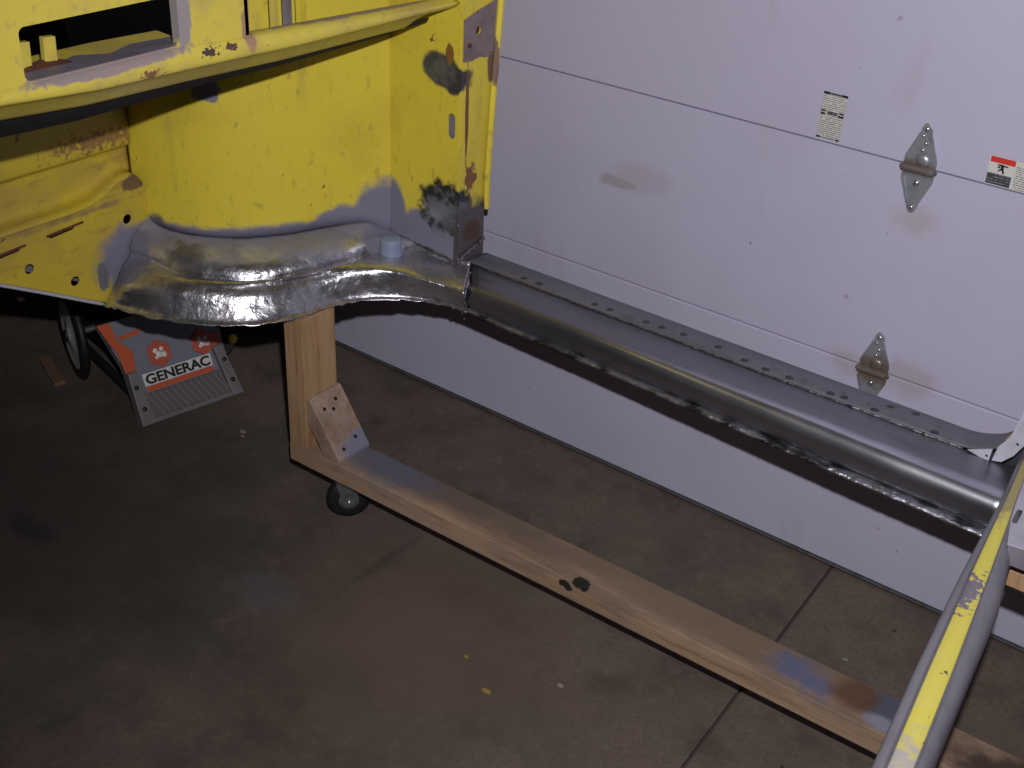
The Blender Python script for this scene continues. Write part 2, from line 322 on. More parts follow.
def lathe(name, c, axis, prof, mat, parent=None, seg=28):
    """prof: (radius, height along axis)"""
    c = Vector(c); ax = Vector(axis).normalized(); u = ax.orthogonal().normalized(); v = ax.cross(u)
    vs = []; n = len(prof)
    for i in range(seg):
        t = 2*math.pi*i/seg; e = u*math.cos(t)+v*math.sin(t)
        for r, h in prof: vs.append(c + e*r + ax*h)
    fs = [(i*n+j, ((i+1) % seg)*n+j, ((i+1) % seg)*n+j+1, i*n+j+1) for i in range(seg) for j in range(n-1)]
    fs += [tuple(i*n for i in range(seg)), tuple(i*n+n-1 for i in range(seg))[::-1]]
    return pydata(name, vs, fs, mat, parent, smooth=True)
def catmull(pts, k):
    pts = [Vector(p) for p in pts]; out = []
    for i in range(len(pts)-1):
        p0 = pts[max(i-1, 0)]; p1 = pts[i]; p2 = pts[i+1]; p3 = pts[min(i+2, len(pts)-1)]
        for j in range(k):
            t = j/k
            out.append(0.5*((2*p1)+(p2-p0)*t+(2*p0-5*p1+4*p2-p3)*t*t+(3*p1-p0-3*p2+p3)*t**3))
    out.append(pts[-1]); return out
def loft(name, rings, mat, parent=None, smooth=True, solid=0.0, offset=0.0, jitter=0.0):
    n = len(rings[0]); vs = [Vector(p) for r in rings for p in r]
    fs = [(i*n+j, (i+1)*n+j, (i+1)*n+j+1, i*n+j+1) for i in range(len(rings)-1) for j in range(n-1)]
    return pydata(name, vs, fs, mat, parent, smooth=smooth, solid=solid, offset=offset)
def plate(name, outer, holes, mp, mat, parent=None, solid=0.003, bevel=0.0):
    """flat sheet with cut-outs; outer/holes are 2D loops, mp maps (a, b) to 3D"""
    bm = bmesh.new()
    for lp in [outer]+list(holes):
        vs = [bm.verts.new(mp(a, b)) for a, b in lp]
        for i in range(len(vs)): bm.edges.new((vs[i], vs[(i+1) % len(vs)]))
    bmesh.ops.triangle_fill(bm, use_beauty=True, use_dissolve=False, edges=bm.edges[:])
    bmesh.ops.recalc_face_normals(bm, faces=bm.faces)
    me = bpy.data.meshes.new(name); bm.to_mesh(me); bm.free()
    o = link(name, me, mat, parent)
    s = o.modifiers.new('thickness', 'SOLIDIFY'); s.thickness = solid; s.offset = 0.0
    if bevel: b = o.modifiers.new('bevel', 'BEVEL'); b.width = bevel; b.segments = 2; b.limit_method = 'ANGLE'
    return o
def rrect(a0, b0, a1, b1, r, k=5):
    out = []
    for cx, cy, s in ((a1-r, b1-r, 0), (a0+r, b1-r, 90), (a0+r, b0+r, 180), (a1-r, b0+r, 270)):
        for i in range(k+1):
            t = math.radians(s+90*i/k); out.append((cx+r*math.cos(t), cy+r*math.sin(t)))
    return out
def circle(a, b, r, k=16): return [(a+r*math.cos(2*math.pi*i/k), b+r*math.sin(2*math.pi*i/k)) for i in range(k)]
def dup(o, parent, d):
    c = o.copy(); COL.objects.link(c); c.parent = parent
    c.matrix_parent_inverse = Matrix.Translation(d) @ o.matrix_parent_inverse if parent else o.matrix_parent_inverse
    return c
def interp(tab, x):
    if x <= tab[0][0]: return tab[0][1]
    for (x0, v0), (x1, v1) in zip(tab, tab[1:]):
        if x <= x1: return v0+(v1-v0)*(x-x0)/(x1-x0)
    return tab[-1][1]

# ------------------------------------------------------------------ setting
fl = box('floor', (-5.0, -4.2, -0.20), (2.6, 0.6, -0.012), M['joint_dark']); fl['kind'] = 'structure'
jx = lambda y: -0.813-0.072*y
g = 0.0035
def slab(x_of0, x_of1):
    pts = [(x_of0(-4.2), -4.2, -0.012), (x_of1(-4.2), -4.2, -0.012), (x_of1(0.6), 0.6, -0.012), (x_of0(0.6), 0.6, -0.012)]
    return prism('slab', pts, (0, 0, 0.012), M['floor'], fl, bevel=0.002)
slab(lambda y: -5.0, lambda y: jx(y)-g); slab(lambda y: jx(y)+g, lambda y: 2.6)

DX0, DX1 = -3.6, 1.35
dr = box('door_1', (DX0, 0.030, 0.012), (DX1, 0.045, 2.13), M['joint_dark']); dr['kind'] = 'structure'
dr['label'] = 'pale lavender-white sectional garage door behind the car body'
zs = [0.014, 0.5365, 0.9935, 1.4505, 2.13]
for i in range(4):
    lo, hi = zs[i], zs[i+1]-0.0022
    # each section with a stepped tongue edge at its seam
    prof = [(0.030, lo), (0.004, lo), (0.0, lo+0.003), (0.0, hi-0.003), (0.004, hi), (0.030, hi)]
    prism('door_section', [(DX0, y, z) for y, z in prof], (DX1-DX0, 0, 0), M['door'], dr)
box('bottom_seal', (DX0, 0.002, 0.0), (DX1, 0.034, 0.008), M['rubber'], dr, bevel=0.003)
prism('bottom_retainer', [(DX0, y, z) for y, z in ((0.02, 0.008), (-0.003, 0.008), (-0.002, 0.0135), (0.02, 0.0135))], (DX1-DX0, 0, 0), M['zinc'], dr)

def door_hinge(cx, cz, proto=None):
    y = -0.001
    def leaf(s, L):
        half = [(0.031, 0.0), (0.032, 0.016), (0.0245, 0.033), (0.0135, 0.062), (0.0105, L-0.010), (0.006, L-0.002), (0.0, L)]
        loop = half + [(-a, b) for a, b in half[::-1][1:]]
        return [(cx+a, y, cz+s*b) for a, b in loop]
    h = prism('hinge', leaf(1, 0.092), (0, -0.004, 0), M['hinge_zinc'], dr, bevel=0.0012)
    lf = prism('lower_leaf', leaf(-1, 0.092), (0, -0.004, 0), M['hinge_zinc'], h, bevel=0.0012)
    tube('knuckle', (cx-0.033, y-0.009, cz), (cx+0.033, y-0.009, cz), 0.0085, M['hinge_zinc'], h, seg=14)
    tube('hinge_pin', (cx-0.037, y-0.009, cz), (cx+0.037, y-0.009, cz), 0.004, M['zinc'], h, seg=10)
    for s in (-1, 1):     # raised side flanges of the pressed leaf
        prism('edge_flange', [(cx+s*0.031, y-0.003, cz+0.006), (cx+s*0.032, y-0.003, cz+0.022), (cx+s*0.012, y-0.003, cz+0.072), (cx+s*0.008, y-0.003, cz+0.072), (cx+s*0.027, y-0.003, cz+0.022), (cx+s*0.027, y-0.003, cz+0.006)], (0, -0.005, 0), M['hinge_zinc'], h)
        prism('edge_flange', [(cx+s*0.031, y-0.003, cz-0.006), (cx+s*0.032, y-0.003, cz-0.022), (cx+s*0.012, y-0.003, cz-0.072), (cx+s*0.008, y-0.003, cz-0.072), (cx+s*0.027, y-0.003, cz-0.022), (cx+s*0.027, y-0.003, cz-0.006)], (0, -0.005, 0), M['hinge_zinc'], h)
    for dx, dz, r in ((0.0, 0.080, 0.0055), (-0.004, 0.066, 0.0035), (0.004, 0.052, 0.004), (0.0, 0.038, 0.004), (0.0, -0.080, 0.0055), (0.0, -0.030, 0.007)):
        lathe('screw', (cx+dx, y-0.004, cz+dz), (0, -1, 0), [(r, 0), (r, 0.002), (r*0.6, 0.004)], M['screw'], h, seg=10)
    # embossed half-round above the knuckle
    lathe('embossed_bump', (cx+0.004, y-0.003, cz+0.016), (0, -1, 0), [(0.015, 0), (0.013, 0.003), (0.007, 0.005)], M['hinge_zinc'], h, seg=16)
    return h
door_hinge(-0.803, 0.992); door_hinge(-0.810, 0.5355)

def flat(name, pts, mat, parent, y=0.0, t=0.0006):
    return prism(name, [(x, y, z) for x, z in pts], (0, -t, 0), mat, parent)
def rect(x0, z0, x1, z1): return [(x0, z0), (x1, z0), (x1, z1), (x0, z1)]
# pale instruction sticker
st = flat('instruction_sticker', [(-1.028, 1.000), (-0.977, 1.000), (-0.974, 1.096), (-1.026, 1.096)], M['fine_print'], dr)
for a in ((-1.026, 1.092, -1.012, 1.0965), (-0.988, 1.092, -0.974, 1.0965), (-1.026, 1.056, -1.016, 1.0595), (-1.026, 1.050, -1.016, 1.0535), (-0.986, 1.056, -0.976, 1.0595), (-0.988, 1.050, -0.976, 1.0535), (-1.028, 1.001, -1.020, 1.005), (-0.986, 1.001, -0.978, 1.005)):
    flat('printed_block', rect(*a), M['ink'], st, y=-0.0006, t=0.0003)
flat('printed_band', rect(-1.012, 1.0515, -0.990, 1.058), M['dark_print'], st, y=-0.0006, t=0.0002)
flat('printed_band', rect(-1.019, 1.0015, -0.988, 1.004), M['dark_print'], st, y=-0.0006, t=0.0002)
flat('printed_band', rect(-1.011, 1.0925, -0.989, 1.0955), M['dark_print'], st, y=-0.0006, t=0.0002)
# warning sticker with red header, falling figure and dark text block
ws = flat('warning_sticker', rect(-0.676, 0.9965, -0.545, 1.0515), M['label_white'], dr)
flat('red_header', rect(-0.674, 1.0405, -0.627, 1.0515), M['red_ink'], ws, y=-0.0006, t=0.0003)
flat('dark_text_block', rect(-0.675, 0.998, -0.629, 1.0195), M['dark_print'], ws, y=-0.0006, t=0.0003)
flat('fine_text', rect(-0.624, 0.998, -0.546, 1.044), M['fine_print'], ws, y=-0.0006, t=0.0002)
fx, fz = -0.650, 1.030
flat('warning_figure', [(fx-0.009, fz+0.008), (fx-0.003, fz+0.009), (fx+0.011, fz+0.0075), (fx+0.011, fz+0.0055), (fx+0.003, fz+0.005), (fx+0.004, fz-0.001), (fx+0.006, fz-0.0085), (fx+0.003, fz-0.0085), (fx, fz-0.002), (fx-0.006, fz-0.006), (fx-0.007, fz-0.004), (fx-0.002, fz+0.001), (fx-0.003, fz+0.005), (fx-0.009, fz+0.006)], M['ink'], ws, y=-0.0006, t=0.0003)
tube('figure_head', (fx-0.006, -0.0006, fz+0.0025), (fx-0.006, -0.0009, fz+0.0025), 0.0022, M['ink'], ws, seg=12)

wl = box('wall_left', (-5.0, -4.2, -0.012), (-4.85, 0.6, 2.7), M['wall']); wl['kind'] = 'structure'
for nm, x0, x1, z0 in (('wall_back', -4.85, DX0, 0.0), ):
    o = box(nm, (x0, 0.03, z0-0.012), (x1, 0.15, 2.7), M['wall']); o['kind'] = 'structure'

# ------------------------------------------------------------------ car body shell
car = empty('car_body', (-1.7, -0.6, 0.5), 'stripped yellow car body shell with bare steel sill, raised on a wooden dolly', 'car body')

# front heater channel, curving inwards in front of the wheel arch
ST = [  # bottom, crest, groove, shoulder, base of the painted panel (plan x, y) + heights
 [(-2.300, -0.850, .503), (-2.300, -0.820, .545), (-2.300, -0.775, .600), (-2.308, -0.735, .640), (-2.315, -0.704, .672)],
 [(-2.248, -0.858, .516), (-2.225, -0.835, .570), (-2.240, -0.760, .594), (-2.265, -0.722, .624), (-2.285, -0.700, .652)],
 [(-2.136, -0.831, .520), (-2.132, -0.799, .578), (-2.151, -0.757, .591), (-2.196, -0.712, .620), (-2.225, -0.680, .644)],
 [(-2.044, -0.781, .520), (-2.064, -0.753, .579), (-2.089, -0.730, .591), (-2.132, -0.688, .618), (-2.168, -0.645, .642)],
 [(-1.968, -0.718, .520), (-1.997, -0.687, .577), (-2.018, -0.680, .590), (-2.068, -0.645, .616), (-2.115, -0.598, .640)],
 [(-1.924, -0.639, .520), (-1.961, -0.609, .576), (-1.974, -0.612, .589), (-2.025, -0.588, .616), (-2.075, -0.545, .640)],
 [(-1.906, -0.547, .520), (-1.934, -0.535, .575), (-1.945, -0.538, .588), (-1.985, -0.530, .622), (-2.042, -0.488, .641)],
 [(-1.872, -0.468, .520), (-1.890, -0.468, .584), (-1.922, -0.447, .587), (-1.958, -0.435, .618), (-2.004, -0.412, .644)],
 [(-1.807, -0.402, .520), (-1.834, -0.409, .582), (-1.920, -0.357, .586), (-1.945, -0.348, .605), (-1.968, -0.340, .640)],
 [(-1.746, -0.366, .520), (-1.754, -0.379, .575), (-1.885, -0.300, .585), (-1.905, -0.290, .592), (-1.938, -0.284, .610)],
 [(-1.690, -0.350, .520), (-1.700, -0.357, .567), (-1.785, -0.280, .584), (-1.792, -0.280, .588), (-1.800, -0.280, .594)],
 [(-1.655, -0.344, .520), (-1.655, -0.353, .567), (-1.712, -0.264, .5815), (-1.718, -0.255, .583), (-1.722, -0.249, .585)],
]
cols = []
for c in range(5): cols.append(catmull([s[c] for s in ST], 7))
rings = []
for i in range(len(cols[0])):
    b, cr, gr, sh, ba = (cols[c][i] for c in range(5))
    out = (b-gr); out.z = 0; out.normalize()
    lift = min(1.0, max(0.0, (ba-gr).length/0.07))
    lip = b + out*0.012 + Vector((0, 0, -0.004))
    mid = b.lerp(cr, 0.5) + out*0.003
    top = cr + Vector((0, 0, 0.003)) - out*0.002
    led = cr.lerp(gr, 0.5) + Vector((0, 0, 0.006))
    low = gr.lerp(sh, 0.14) + out*0.002*lift + Vector((0, 0, 0.011*lift))
    mids = gr.lerp(sh, 0.42) + Vector((0, 0, 0.020*lift))
    s2 = sh + Vector((0, 0, 0.014*lift))
    key = [lip, b + Vector((0, 0, 0.003)), mid, b.lerp(cr, 0.85)+out*0.005, top, led, gr, low, mids, s2, ba]
    rings.append(catmull(key, 4))
rnd = random.Random(3)
for r in rings:
    for j, p in enumerate(r): p += Vector((rnd.uniform(-1, 1), rnd.uniform(-1, 1), rnd.uniform(-1, 1)))*0.0008
    r[0] += Vector((0, 0, rnd.uniform(-0.003, 0.003)))
chan = loft('front_heater_channel', rings, M['steel_channel'], car, solid=0.002, offset=-1)

# straight sill
NEAR = [(-1.70, 0.020), (-1.655, 0.020), (-1.28, 0.010), (-0.69, -0.014), (-0.40, -0.022)]
SP = [(-0.357, .5225), (-0.363, .529), (-0.367, .548), (-0.3665, .565), (-0.361, .578), (-0.350, .586), (-0.334, .588), (-0.312, .584), (-0.285, .578), (-0.262, .577), (-0.247, .579)]
def nearshift(x, y): return y + interp(NEAR, x)*min(1, max(0, (-0.26-y)/0.08))
sr_ = []
for i in range(61):                                  # the left end is cut on a slant where it meets the curved channel
    row = []
    for y, z in SP:
        x0 = -1.655-max(0.0, y+0.345)*0.66; x = x0+(-0.40-x0)*i/60; row.append((x, nearshift(x, y), z-0.010*max(0.0, (0.575-z)/-0.013 if z > 0.575 and y < -0.29 else (0.6 if z > 0.56 and y < -0.29 else 0.0))*max(0.0, 1-(x+1.655)/0.9)))
    sr_.append(catmull(row, 3))
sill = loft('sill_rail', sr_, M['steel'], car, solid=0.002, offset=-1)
rnd = random.Random(5)
fl_r = []
for x in [-1.655+1.255*i/240 for i in range(241)]:
    e = 0.55+0.5*(x+1.655)/1.255; j = rnd.uniform(-0.001, 0.001); y0 = nearshift(x, -0.357)
    fl_r.append([(x, y0+0.010, .5195), (x, y0-0.002, .520), (x, y0-0.010*e, .5195+rnd.uniform(-.0006, .0006)), (x, y0-0.019*e+j, .5165), (x, y0-0.020*e+j, .512)])
loft('sill_flange', fl_r, M['splatter'], car, solid=0.003)
# outer strip, turning up into the rear pillar at its end
path = [(-1.728, .586), (-1.60, .586), (-1.2, .586), (-0.80, .586), (-0.60, .586), (-0.533, .587), (-0.495, .597), (-0.468, .613), (-0.452, .640), (-0.443, .69), (-0.438, .76), (-0.434, .84), (-0.43, .95)]
pp = catmull([(x, 0, z) for x, z in path], 6)
sr = []
for i, p in enumerate(pp):
    t = (pp[min(i+1, len(pp)-1)] - pp[max(i-1, 0)]).normalized(); nrm = Vector((-t.z, 0, t.x))
    sr.append([p + Vector((0, -0.249, 0)) - nrm*0.004, p + Vector((0, -0.247, 0)), p + Vector((0, -0.215, 0))+nrm*0.001, p + Vector((0, -0.186, 0)), p + Vector((0, -0.181, 0)) - nrm*0.004, p + Vector((0, -0.180, 0)) - nrm*0.07])
strip = loft('outer_sill_strip', sr, M['steel_strip'], car, solid=0.002, offset=-1)
# seams and plug welds
wb = random.Random(9)
def bead(name, pts, r, parent):
    rr = []
    for i, p in enumerate(pts):
        p = Vector(p); q = Vector(pts[min(i+1, len(pts)-1)]) - Vector(pts[max(i-1, 0)]); q.normalize()
        u = q.cross(Vector((0, 0, 1))).normalized(); v = u.cross(q); k = r*wb.uniform(0.55, 1.3)
        rr.append([p + (u*math.cos(a)+v*math.sin(a))*k for a in [2*math.pi*j/8 for j in range(9)]])
    return loft(name, rr, M['weld'], parent)
bead('weld_seam', [(-1.69+1.16*i/170, -0.249+wb.uniform(-.001, .001), .5805) for i in range(171)], 0.0024, sill)
bead('weld_seam', [Vector((-1.655, -0.340, .521)).lerp(Vector((-1.657, -0.352, .566)), i/12) + Vector((wb.uniform(-.002, .002), -0.003, 0)) for i in range(13)], 0.003, chan)
bead('weld_seam', [Vector((-1.657, -0.350, .568)).lerp(Vector((-1.718, -0.258, .580)), i/24) + Vector((wb.uniform(-.002, .002), 0, 0.003)) for i in range(25)], 0.0028, chan)
bead('weld_seam', [Vector((-1.930, -0.286, .606)).lerp(Vector((-1.735, -0.286, .590)), i/34) + Vector((0, wb.uniform(-.002, .002), wb.uniform(-.001, .003))) for i in range(35)], 0.0042, chan)
w0 = None
for x, y in [(-1.573, -.237), (-1.53, -.236), (-1.377, -.236), (-1.337, -.234), (-1.245, -.230), (-1.206, -.228), (-1.154, -.224), (-1.07, -.223), (-1.0, -.236), (-0.949, -.241), (-0.896, -.238), (-0.805, -.240), (-0.777, -.236), (-0.711, -.240), (-0.692, -.208), (-0.643, -.201), (-0.589, -.241)]:
    if w0 is None:
        w0 = lathe('plug_weld', (x, y, .5868), (0, 0, 1), [(0.0085, -0.0004), (0.0070, 0.0004), (0.004, 0.0009)], M['burnt_spot'], strip, seg=12); wp = (x, y)
    else:
        dup(w0, strip, Vector((x-wp[0], y-wp[1], 0)))
# taped heater outlet stub
lathe('heater_outlet', (-1.884, -0.347, .578), (0.02, -0.02, 1), [(0.030, 0.0), (0.0275, 0.008), (0.0262, 0.015), (0.0262, 0.044), (0.0245, 0.050), (0.018, 0.052)], M['cup'], car)

# inner wheel-arch panel
AP = [v.to_2d() for v in catmull([(x, y, 0) for x, y in ((-1.938, -0.284), (-1.972, -0.345), (-2.008, -0.42), (-2.048, -0.50), (-2.092, -0.570), (-2.145, -0.628), (-2.210, -0.672), (-2.285, -0.700), (-2.350, -0.712))], 6)]
TOP = [(-0.738, 1.05), (-0.70, 1.07), (-0.66, 1.12), (-0.62, 1.30), (-0.50, 1.42), (-0.28, 1.42)]
BOT = [(-0.712, .650), (-0.63, .640), (-0.5, .640), (-0.42, .644), (-0.34, .636), (-0.284, .600)]
ar = []
for p in AP:
    z0, z1 = interp(BOT, p.y), interp(TOP, p.y)
    ar.append([(p.x, p.y, z0+(z1-z0)*j/24) for j in range(25)])
arch = loft('wheel_arch_panel', ar, M['yellow_arch'], car, solid=0.003, offset=-1)

# kick panel (with slot) and door-hinge pillar
KY = -0.284
plate('kick_panel', [(-1.940, 0.588), (-1.735, 0.580), (-1.735, 1.45), (-1.940, 1.45)], [[(a, b) for a, b in rrect(-1.767, .886, -1.747, .944, 0.0099)]], lambda a, b: (a, KY, b), M['yellow_kick'], car)
box('slot_backing', (-1.80, KY+0.012, .86), (-1.742, KY+0.016, .97), M['primer'], car)
outer = [(.582, -0.190), (.77, -0.191), (.956, -0.180), (1.13, -0.165), (1.45, -0.140)]
plate('hinge_pillar', [(KY, .582)] + [(y, z) for z, y in outer] + [(KY, 1.45)], [circle(-0.232, 1.122, 0.010)], lambda a, b: (-1.735, a, b), M['yellow_kick'], car)
lipr = []
for i in range(20):
    z = .70+.75*i/19; y = interp(outer, z)
    lipr.append([(-1.729, y-0.006, z), (-1.722, y, z), (-1.722, y+0.004, z), (-1.74, y+0.006, z), (-1.95, y+0.010, z)])
loft('pillar_edge_lip', lipr, M['yellow_kick'], car, smooth=False, solid=0.002)
plate('hinge_mount_plate', [(-0.280, 1.062), (-0.252, 1.060), (-0.225, 1.064), (-0.205, 1.058), (-0.178, 1.062), (-0.172, 1.155), (-0.170, 1.18), (-0.20, 1.172), (-0.235, 1.165), (-0.280, 1.152)], [circle(-0.232, 1.122, 0.0095)], lambda a, b: (-1.7315, a, b), M['plate_primer'], car, solid=0.002)
box('mount_hole_backing', (-1.76, -0.26, 1.09), (-1.755, -0.20, 1.15), M['rust'], car)
lathe('mount_stud', (-1.7305, -0.262, 1.095), (1, 0, 0), [(0.006, 0), (0.005, 0.003)], M['rust'], car, seg=10)
bead('weld_seam', [Vector((-1.729, -0.280, .602)).lerp(Vector((-1.729, -0.194, .625)), i/18)+Vector((0, 0, wb.uniform(-.003, .003))) for i in range(19)], 0.004, car)
bead('weld_seam', [Vector((-1.733, KY-0.001, .585)).lerp(Vector((-1.733, KY-0.001, .69)), i/20) for i in range(21)], 0.002, car)
bead('corner_seam', [Vector((-1.9345, -0.2895, .61)).lerp(Vector((-1.9345, -0.2895, 1.40)), i/60) for i in range(61)], 0.0028, car).data.materials[0] = M['seam']

# toe board: lower pressed panel with holes, folded ridge, upper board
TX = -2.31
bot = [(-1.70, .86), (-1.40, .78), (-1.20, .69), (-1.10, .640), (-1.00, .585), (-0.90, .528), (-0.86, .506), (-0.80, .480), (-0.74, .50), (-0.706, .53)]
tops = [(-0.706, .735), (-0.722, .760), (-0.745, .775), (-0.775, .772), (-0.805, .757), (-0.845, .740), (-0.90, .735), (-1.70, .735)]
# the left part of the lower panel fades out where the tunnel arch rises above the ridge
botc = [(a, min(b, .725)) for a, b in bot if b < .725]; botc = [(-1.26, .722)] + botc
holes = [circle(-0.765, .681, .0115), circle(-1.024, .646, .0115), circle(-0.919, .580, .0115)]
def slit(a, b, hw=0.0045):
    (x0, y0), (x1, y1) = a, b; d = Vector((x1-x0, y1-y0)).normalized(); n = Vector((-d.y, d.x))*hw
    return [(x0-d.x*.004, y0-d.y*.004), (x0+n.x*-1, y0-n.y), (x1-n.x, y1-n.y), (x1+d.x*.004, y1+d.y*.004), (x1+n.x, y1+n.y), (x0+n.x, y0+n.y)]
holes += [slit((-0.962, .700), (-0.905, .704), .0035), slit((-1.085, .694), (-1.040, .697), .0035)]
toe = plate('toe_panel', botc + [(a, b) for a, b in tops if a > -1.2] + [(-1.26, .735)], holes, lambda a, b: (TX, a, b), M['yellow_toe'], car, solid=0.003)
plate('toe_backing', [(-1.20, .715), (-1.08, .66), (-0.98, .605), (-0.88, .55), (-0.75, .56), (-0.75, .72)], [], lambda a, b: (TX-0.045, a, b), M['primer'], car)
rr = []
for a in [-0.7145-(0.5485)*i/60 for i in range(61)]:
    zt = interp(sorted(tops), a)
    k = [(TX, a, zt-0.001), (TX+0.002, a, zt+0.004), (TX-0.006, a, zt+0.010), (TX-0.020, a, zt+0.011), (TX-0.034, a, zt+0.016), (TX-0.040, a, zt+0.030)]
    zr = .832+0.01*(a+0.73)*0
    k += [(TX-0.042, a, max(zr-0.012, zt+0.034)), (TX-0.040, a, zr), (TX-0.030, a, zr+0.008), (TX-0.026, a, zr+0.016), (TX-0.028, a, .90), (TX-0.04, a, .97), (TX-0.05, a, 1.02)]
    rr.append(catmull(k, 3))
loft('upper_toe_board', rr, M['yellow_toe'], car, solid=0.003)
for (y, z0, z1) in ((-0.971, .588, .622), (-0.864, .535, .580), (-0.838, .535, .585)):
    prism('stamped_rib', [(TX+0.001, y+a, b) for a, b in rrect(-0.004, z0, 0.004, z1, 0.0038)], (0.004, 0, 0), M['yellow_toe'], toe, bevel=0.0015)
for a, b in (((-0.972, .6995), (-0.880, .709)), ((-1.095, .693), (-1.025, .701))):
    prism('slit_lip', [(TX+0.0015, a[0], a[1]+.0035), (TX+0.0015, b[0], b[1]), (TX+0.0015, b[0], b[1]+.0035), (TX+0.0015, a[0], a[1]+.008)], (0.004, 0, 0), M['rust'], toe)
# pale folded flange under the toe panel
loft('toe_flange', [[(TX+0.002, a, interp(bot, a)+0.001), (TX+0.008, a, interp(bot, a)-0.004), (TX+0.007, a, interp(bot, a)-0.007)] for a in [-1.24+0.39*i/20 for i in range(21)]], M['white_paint'], car, solid=0.002)
box('dark_trunk_backdrop', (-2.95, -1.70, .98), (-2.90, -0.30, 1.60), M['dark'], car)  # added black panel standing in for the darkness of the front trunk

# dashboard
ZT = [(-1.65, 1.236), (-1.0, 1.234), (-0.86, 1.224), (-0.30, 1.196), (-0.27, 1.195)]
ZB = [(-1.65, 1.222), (-1.357, 1.203), (-1.18, 1.189), (-0.97, 1.184), (-0.74, 1.176), (-0.29, 1.172), (-0.27, 1.171)]
dout = [(-1.62, 1.60), (-1.62, interp(ZT, -1.62))] + [(a, interp(ZT, a)) for a in (-1.3, -1.0, -0.858)] + [(-0.857, 1.232), (-0.853, 1.44), (-0.84, 1.452), (-0.32, 1.452), (-0.305, 1.44), (-0.300, interp(ZT, -.3)), (-0.284, 1.196), (-0.284, 1.60)]
dash = plate('dash_panel', dout, [rrect(-1.308, 1.2385, -1.011, 1.3215, 0.011)], lambda a, b: (-1.750, a, b), M['yellow_dash'], car, solid=0.004)
lr = []
for a in [-1.62+1.334*i/70 for i in range(71)]:
    t, b = interp(ZT, a), interp(ZB, a); s = min(1.0, max(0.25, (-0.30-a)/0.10))
    b += 0.009
    k = [(-1.786, a, t-0.006), (-1.772, a, t+0.002), (-1.756, a, t+0.002), (-1.745, a, t-0.003), (-1.739, a, (t+b)/2+0.002), (-1.740, a, b+0.005), (-1.746, a, b), (-1.753, a, b-0.004), (-1.772, a, b-0.019*s), (-1.792, a, b-0.036*s), (-1.800, a, b-0.035*s)]
    lr.append(catmull(k, 3))
loft('dash_rolled_edge', lr, M['yellow_dash'], dash, solid=0.003, offset=-1)
ub = []
for a in [-1.62+1.30*i/60 for i in range(61)]:
    b = interp(ZB, a); k = interp([(-1.62, .034), (-1.30, .030), (-1.08, .022), (-0.9, .016), (-0.5, .010), (-0.3, .003)], a)
    ub.append([(-1.797, a, b-0.020), (-1.803, a, b-0.028), (-1.815, a, b-0.030-k), (-1.84, a, b-0.030-k)])
loft('underdash_shade_strip', ub, M['dark'], dash, solid=0.003)  # strip coloured black to carry the shade below the dash lip
# folded rims of the cut-outs
box('opening_flange', (-1.790, -0.868, 1.225), (-1.748, -0.856, 1.45), M['yellow_dash'], dash, bevel=0.002)
plate('opening_return', [(-1.768, 1.2385), (-1.752, 1.2385), (-1.752, 1.3215), (-1.768, 1.3215)], [], lambda a, b: (a, -1.0085, b), M['yellow_dash'], dash, solid=0.003)
plate('opening_sill', [(-1.79, -1.31), (-1.752, -1.31), (-1.752, -1.01), (-1.79, -1.01)], [], lambda a, b: (a, b, 1.2365), M['primer'], dash, solid=0.003)
# glove tray, brackets and rusty flakes seen through the openings
tray = plate('dash_tray', [(-1.805, -1.45), (-1.805, -0.93), (-1.915, -0.93), (-1.93, -1.06), (-1.93, -1.45)], [], lambda a, b: (a, b, 1.208 if a > -1.85 else 1.214), M['yellow_dash'], car, solid=0.003)
plate('tray_primer_patch', [(-1.812, -1.20), (-1.812, -0.94), (-1.862, -0.94), (-1.872, -1.02), (-1.850, -1.08), (-1.880, -1.13), (-1.860, -1.19)], [], lambda a, b: (a, b, 1.2165), M['primer'], tray, solid=0.0015)
for y0, y1 in ((-1.268, -1.245), (-1.222, -1.198)):
    prism('bracket', [(-1.826, y0, 1.20), (-1.826, y1, 1.20), (-1.822, y1, 1.274), (-1.822, y0+0.002, 1.276)], (-0.012, 0, 0), M['yellow_dash'], car, bevel=0.001)
rf = random.Random(2); rp = []
for i in range(9):
    a = -1.285+0.115*i/8; rp.append([(-1.800, a, 1.212), (-1.806, a, 1.222+0.012*math.sin(i/8*3.1)*rf.uniform(.7, 1.1)), (-1.83, a, 1.224+0.016*math.sin(i/8*3.1)*rf.uniform(.7, 1.1)), (-1.86, a, 1.212)])
loft('rust_heap', rp, M['rust'], car, smooth=False, solid=0.003)
loft('grey_hump', [[(-2.04+0.05*math.cos(t), -0.99+a, 1.10+0.05*math.sin(t)) for t in [math.pi*j/10 for j in range(11)]] for a in [0.30*i/6 for i in range(7)]], M['primer'], car, solid=0.003)
# upright ribs on the panel behind the wide opening
for (x, y0, y1, mt) in ((-1.985, -0.596, -0.574, 'yellow_dash'), (-1.978, -0.567, -0.543, 'primer'), (-1.975, -0.533, -0.505, 'yellow_kick')):
    prism('firewall_rib', [(x, y0, 1.12), (x+0.008, y0+0.004, 1.12), (x+0.008, y1-0.004, 1.12), (x, y1, 1.12)], (0, 0, 0.33), M[mt], arch, bevel=0.001)

